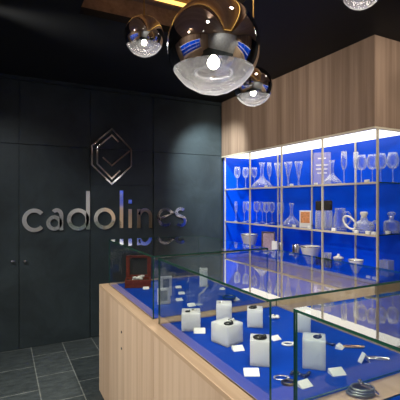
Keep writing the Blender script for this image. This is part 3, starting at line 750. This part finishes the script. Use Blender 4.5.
# mahogany box
x, y, t = bedpos(137, 288); jb = thing('jewellery_box', 'open mahogany jewellery box with its lid raised', 'box', (x+SN*.06, y+CS*.06, BED+.0002), VW+.12)
w, d, h = .10, .065, .062
obj('box_body', B((-w, w, -d, -d+.012, 0, h), (-w, w, d-.012, d, 0, h), (-w, -w+.012, -d+.012, d-.012, 0, h), (w-.012, w, -d+.012, d-.012, 0, h), (-w+.012, w-.012, -d+.012, d-.012, 0, .012)), 'redwood', jb, .003)
e = .03
obj('lid', B((-w, -w+e, d+.001, d+.03, h, h+.17), (w-e, w, d+.001, d+.03, h, h+.17), (-w+e, w-e, d+.001, d+.03, h+.17-e*.6, h+.17), (-w+e, w-e, d+.001, d+.03, h, h+e*.5)), 'redwood', jb, .003)
obj('lid_lining', B((-w+e, w-e, d+.012, d+.028, h+e*.5, h+.17-e*.6)), 'darkcloth', jb)
obj('lining', B((-w+.0125, w-.0125, -d+.0125, d-.0125, .0125, .045)), 'darkcloth', jb)
pn = thing('pearl_necklace', 'white pearl necklace heaped in the mahogany box', 'necklace', (jb.location.x, jb.location.y, BED+.0455), VW+.12)
bm = bmesh.new()
for k in range(26):
    a = k*.75; ball(bm, (.046*math.cos(a)*(.5+.5*((k*7) % 5)/5), .028*math.sin(a*1.1), .010+.012*((k*3) % 4)/2), .0105, 8)
obj('pearls', bm, 'porcelain', pn)
# coiled silver ring sculpture at the very front
o = thing('coiled_bracelet', 'coiled dark silver bracelet on the oak strip between two glass cases', 'bracelet', (1.122, .943, KT+.0002), VW)
bm = bmesh.new()
for k in range(3): tube(bm, ringpts((.003*(k-1), 0, .006+.0085*k), .046-.004*k, .032-.003*k, 28, .05*(k-1)), .0052, 8, closed=True)
obj('coil', bm, 'oldsilver', o)
bm = bmesh.new(); tube(bm, [(.05, -.02, .008), (.03, -.005, .026), (.006, .01, .031), (.001, .012, .036)], .006); ball(bm, (0, .012, .040), .008, 10); obj('clasp', bm, 'silver', o)

# ------------------------------------------------------------------ further lit displays, seen in the mirrors
def side_display(lab, loc, rz, length, base_h):
    o = thing('display_cabinet', lab, 'cabinet', loc, rz)      # back on local x=0, opening towards +x
    l = length/2
    obj('header_panel', B((.02, .48, -l, l, 2.125, CE-.003)), 'greywood', o)
    obj('light_panel', B((.03, .45, -l+.02, l-.02, 2.112, 2.1245)), 'soffit', o)
    obj('back_panel', B((.02, .05, -l, l, base_h+.001, 2.111)), 'blue', o)
    obj('base_cabinet', B((.02, .48, -l, l, 0, base_h)), 'oak', o)
    for z in (1.274, 1.694):
        if z > base_h+.1: obj('shelf', B((.052, .44, -l+.01, l-.01, z-.01, z)), 'clear', o)
    for k in range(5):
        y = -l+.02+k*(length-.04)/4
        obj('post', B((.45, .466, y-.007, y+.007, base_h+.001, 2.111)), 'brass', o)
side_display('long blue lit cabinet on the left wall, seen only mirrored in the globes', (X0, 1.2, 0), 0, 3.6, .90)
side_display('blue lit cabinet with a tall oak base, seen only mirrored in the letters', (X1, -.95, 0), PI, 3.0, 1.36)

# ------------------------------------------------------------------ unseen spots without fixtures, most added to brighten single surfaces
def spot(loc, target, watts, size=.05, angle=70, blend=.7, col=(1, .95, .88)):
    l = bpy.data.lights.new('unseen_spot', 'SPOT'); l.energy = watts; l.shadow_soft_size = size
    l.spot_size = math.radians(angle); l.spot_blend = blend; l.color = col
    o = bpy.data.objects.new('unseen_spot', l); C.objects.link(o); o.location = loc
    o.rotation_euler = (Vector(target)-Vector(loc)).to_track_quat('-Z', 'Y').to_euler()
for y in (.35, 1.1, 2.55):
    spot((1.05, y, 2.94), (1.15, y, .87), 108, .03, 80, .8, (1, .96, .90))
for y in (-.2, 1.3, 2.6):
    spot((-1.2, y, 2.82), (.7, y+.5, .55), 215, .04, 80, .9, (1, .95, .90))  # added fill for the counter front
spot((-.3, 2.9, 2.78), (2.58, 3.4, 2.0), 130, .04, 60, .9, (1, .93, .86))  # added to brighten the far part of the cabinet header
spot((.15, .7, 2.78), (2.58, 2.5, 2.2), 120, .04, 60, .9, (1, .93, .86))  # added to brighten the near part of the cabinet header
spot((2.35, .75, 2.7), (2.85, 2.05, 2.4), 60, .04, 60, .9, (1, .93, .86))  # added to lift the dark end face of the header
spot((2.0, 3.5, 2.82), (2.45, 4.4, 1.9), 230, .04, 60, .9, (.84, .95, 1))  # added cool wash for the sheen on the wall by the cabinet
spot((-.2, 2.2, 2.82), (.1, 4.4, .7), 70, .04, 70, .9, (.88, .97, 1))  # added to light the lower black wall
for y in (2.45, 3.4):
    spot((2.0, y, 2.82), (2.45, y+.1, .55), 85, .04, 42, .8, (1, .95, .88))  # added in the aisle to brighten the oak base of the cabinet
spot((-.6, 1.2, 2.78), (X0+.5, 1.2, 2.35), 80, .04, 100, .9, (1, .93, .86))  # added to brighten the left cabinet header mirrored in the globes
spot((-.6, -1.0, 2.82), (.2, -2.6, 1.4), 150, .04, 120, .9, (1, .98, .95))  # added to light the front wall that the chrome letters mirror
spot((1.5, -1.2, 2.82), (2.6, -1.6, .9), 160, .04, 90, .9, (1, .93, .84))  # added to light the rear oak base that the letters mirror
w = bpy.data.worlds.new('world'); bpy.context.scene.world = w; w.use_nodes = True
bg = w.node_tree.nodes.get('Background') or w.node_tree.nodes.new('ShaderNodeBackground')
bg.inputs['Color'].default_value = (.02, .022, .025, 1); bg.inputs['Strength'].default_value = 1

sc = bpy.context.scene
sc.view_settings.view_transform = 'Standard'; sc.view_settings.look = 'None'
sc.view_settings.exposure = 0; sc.view_settings.gamma = 1; sc.view_settings.use_curve_mapping = False
sc.render.engine = 'CYCLES'
sc.cycles.transparent_max_bounces = 40; sc.cycles.max_bounces = 14; sc.cycles.glossy_bounces = 8
sc.cycles.diffuse_bounces = 5; sc.cycles.use_denoising = True
sc.cycles.sample_clamp_indirect = 6
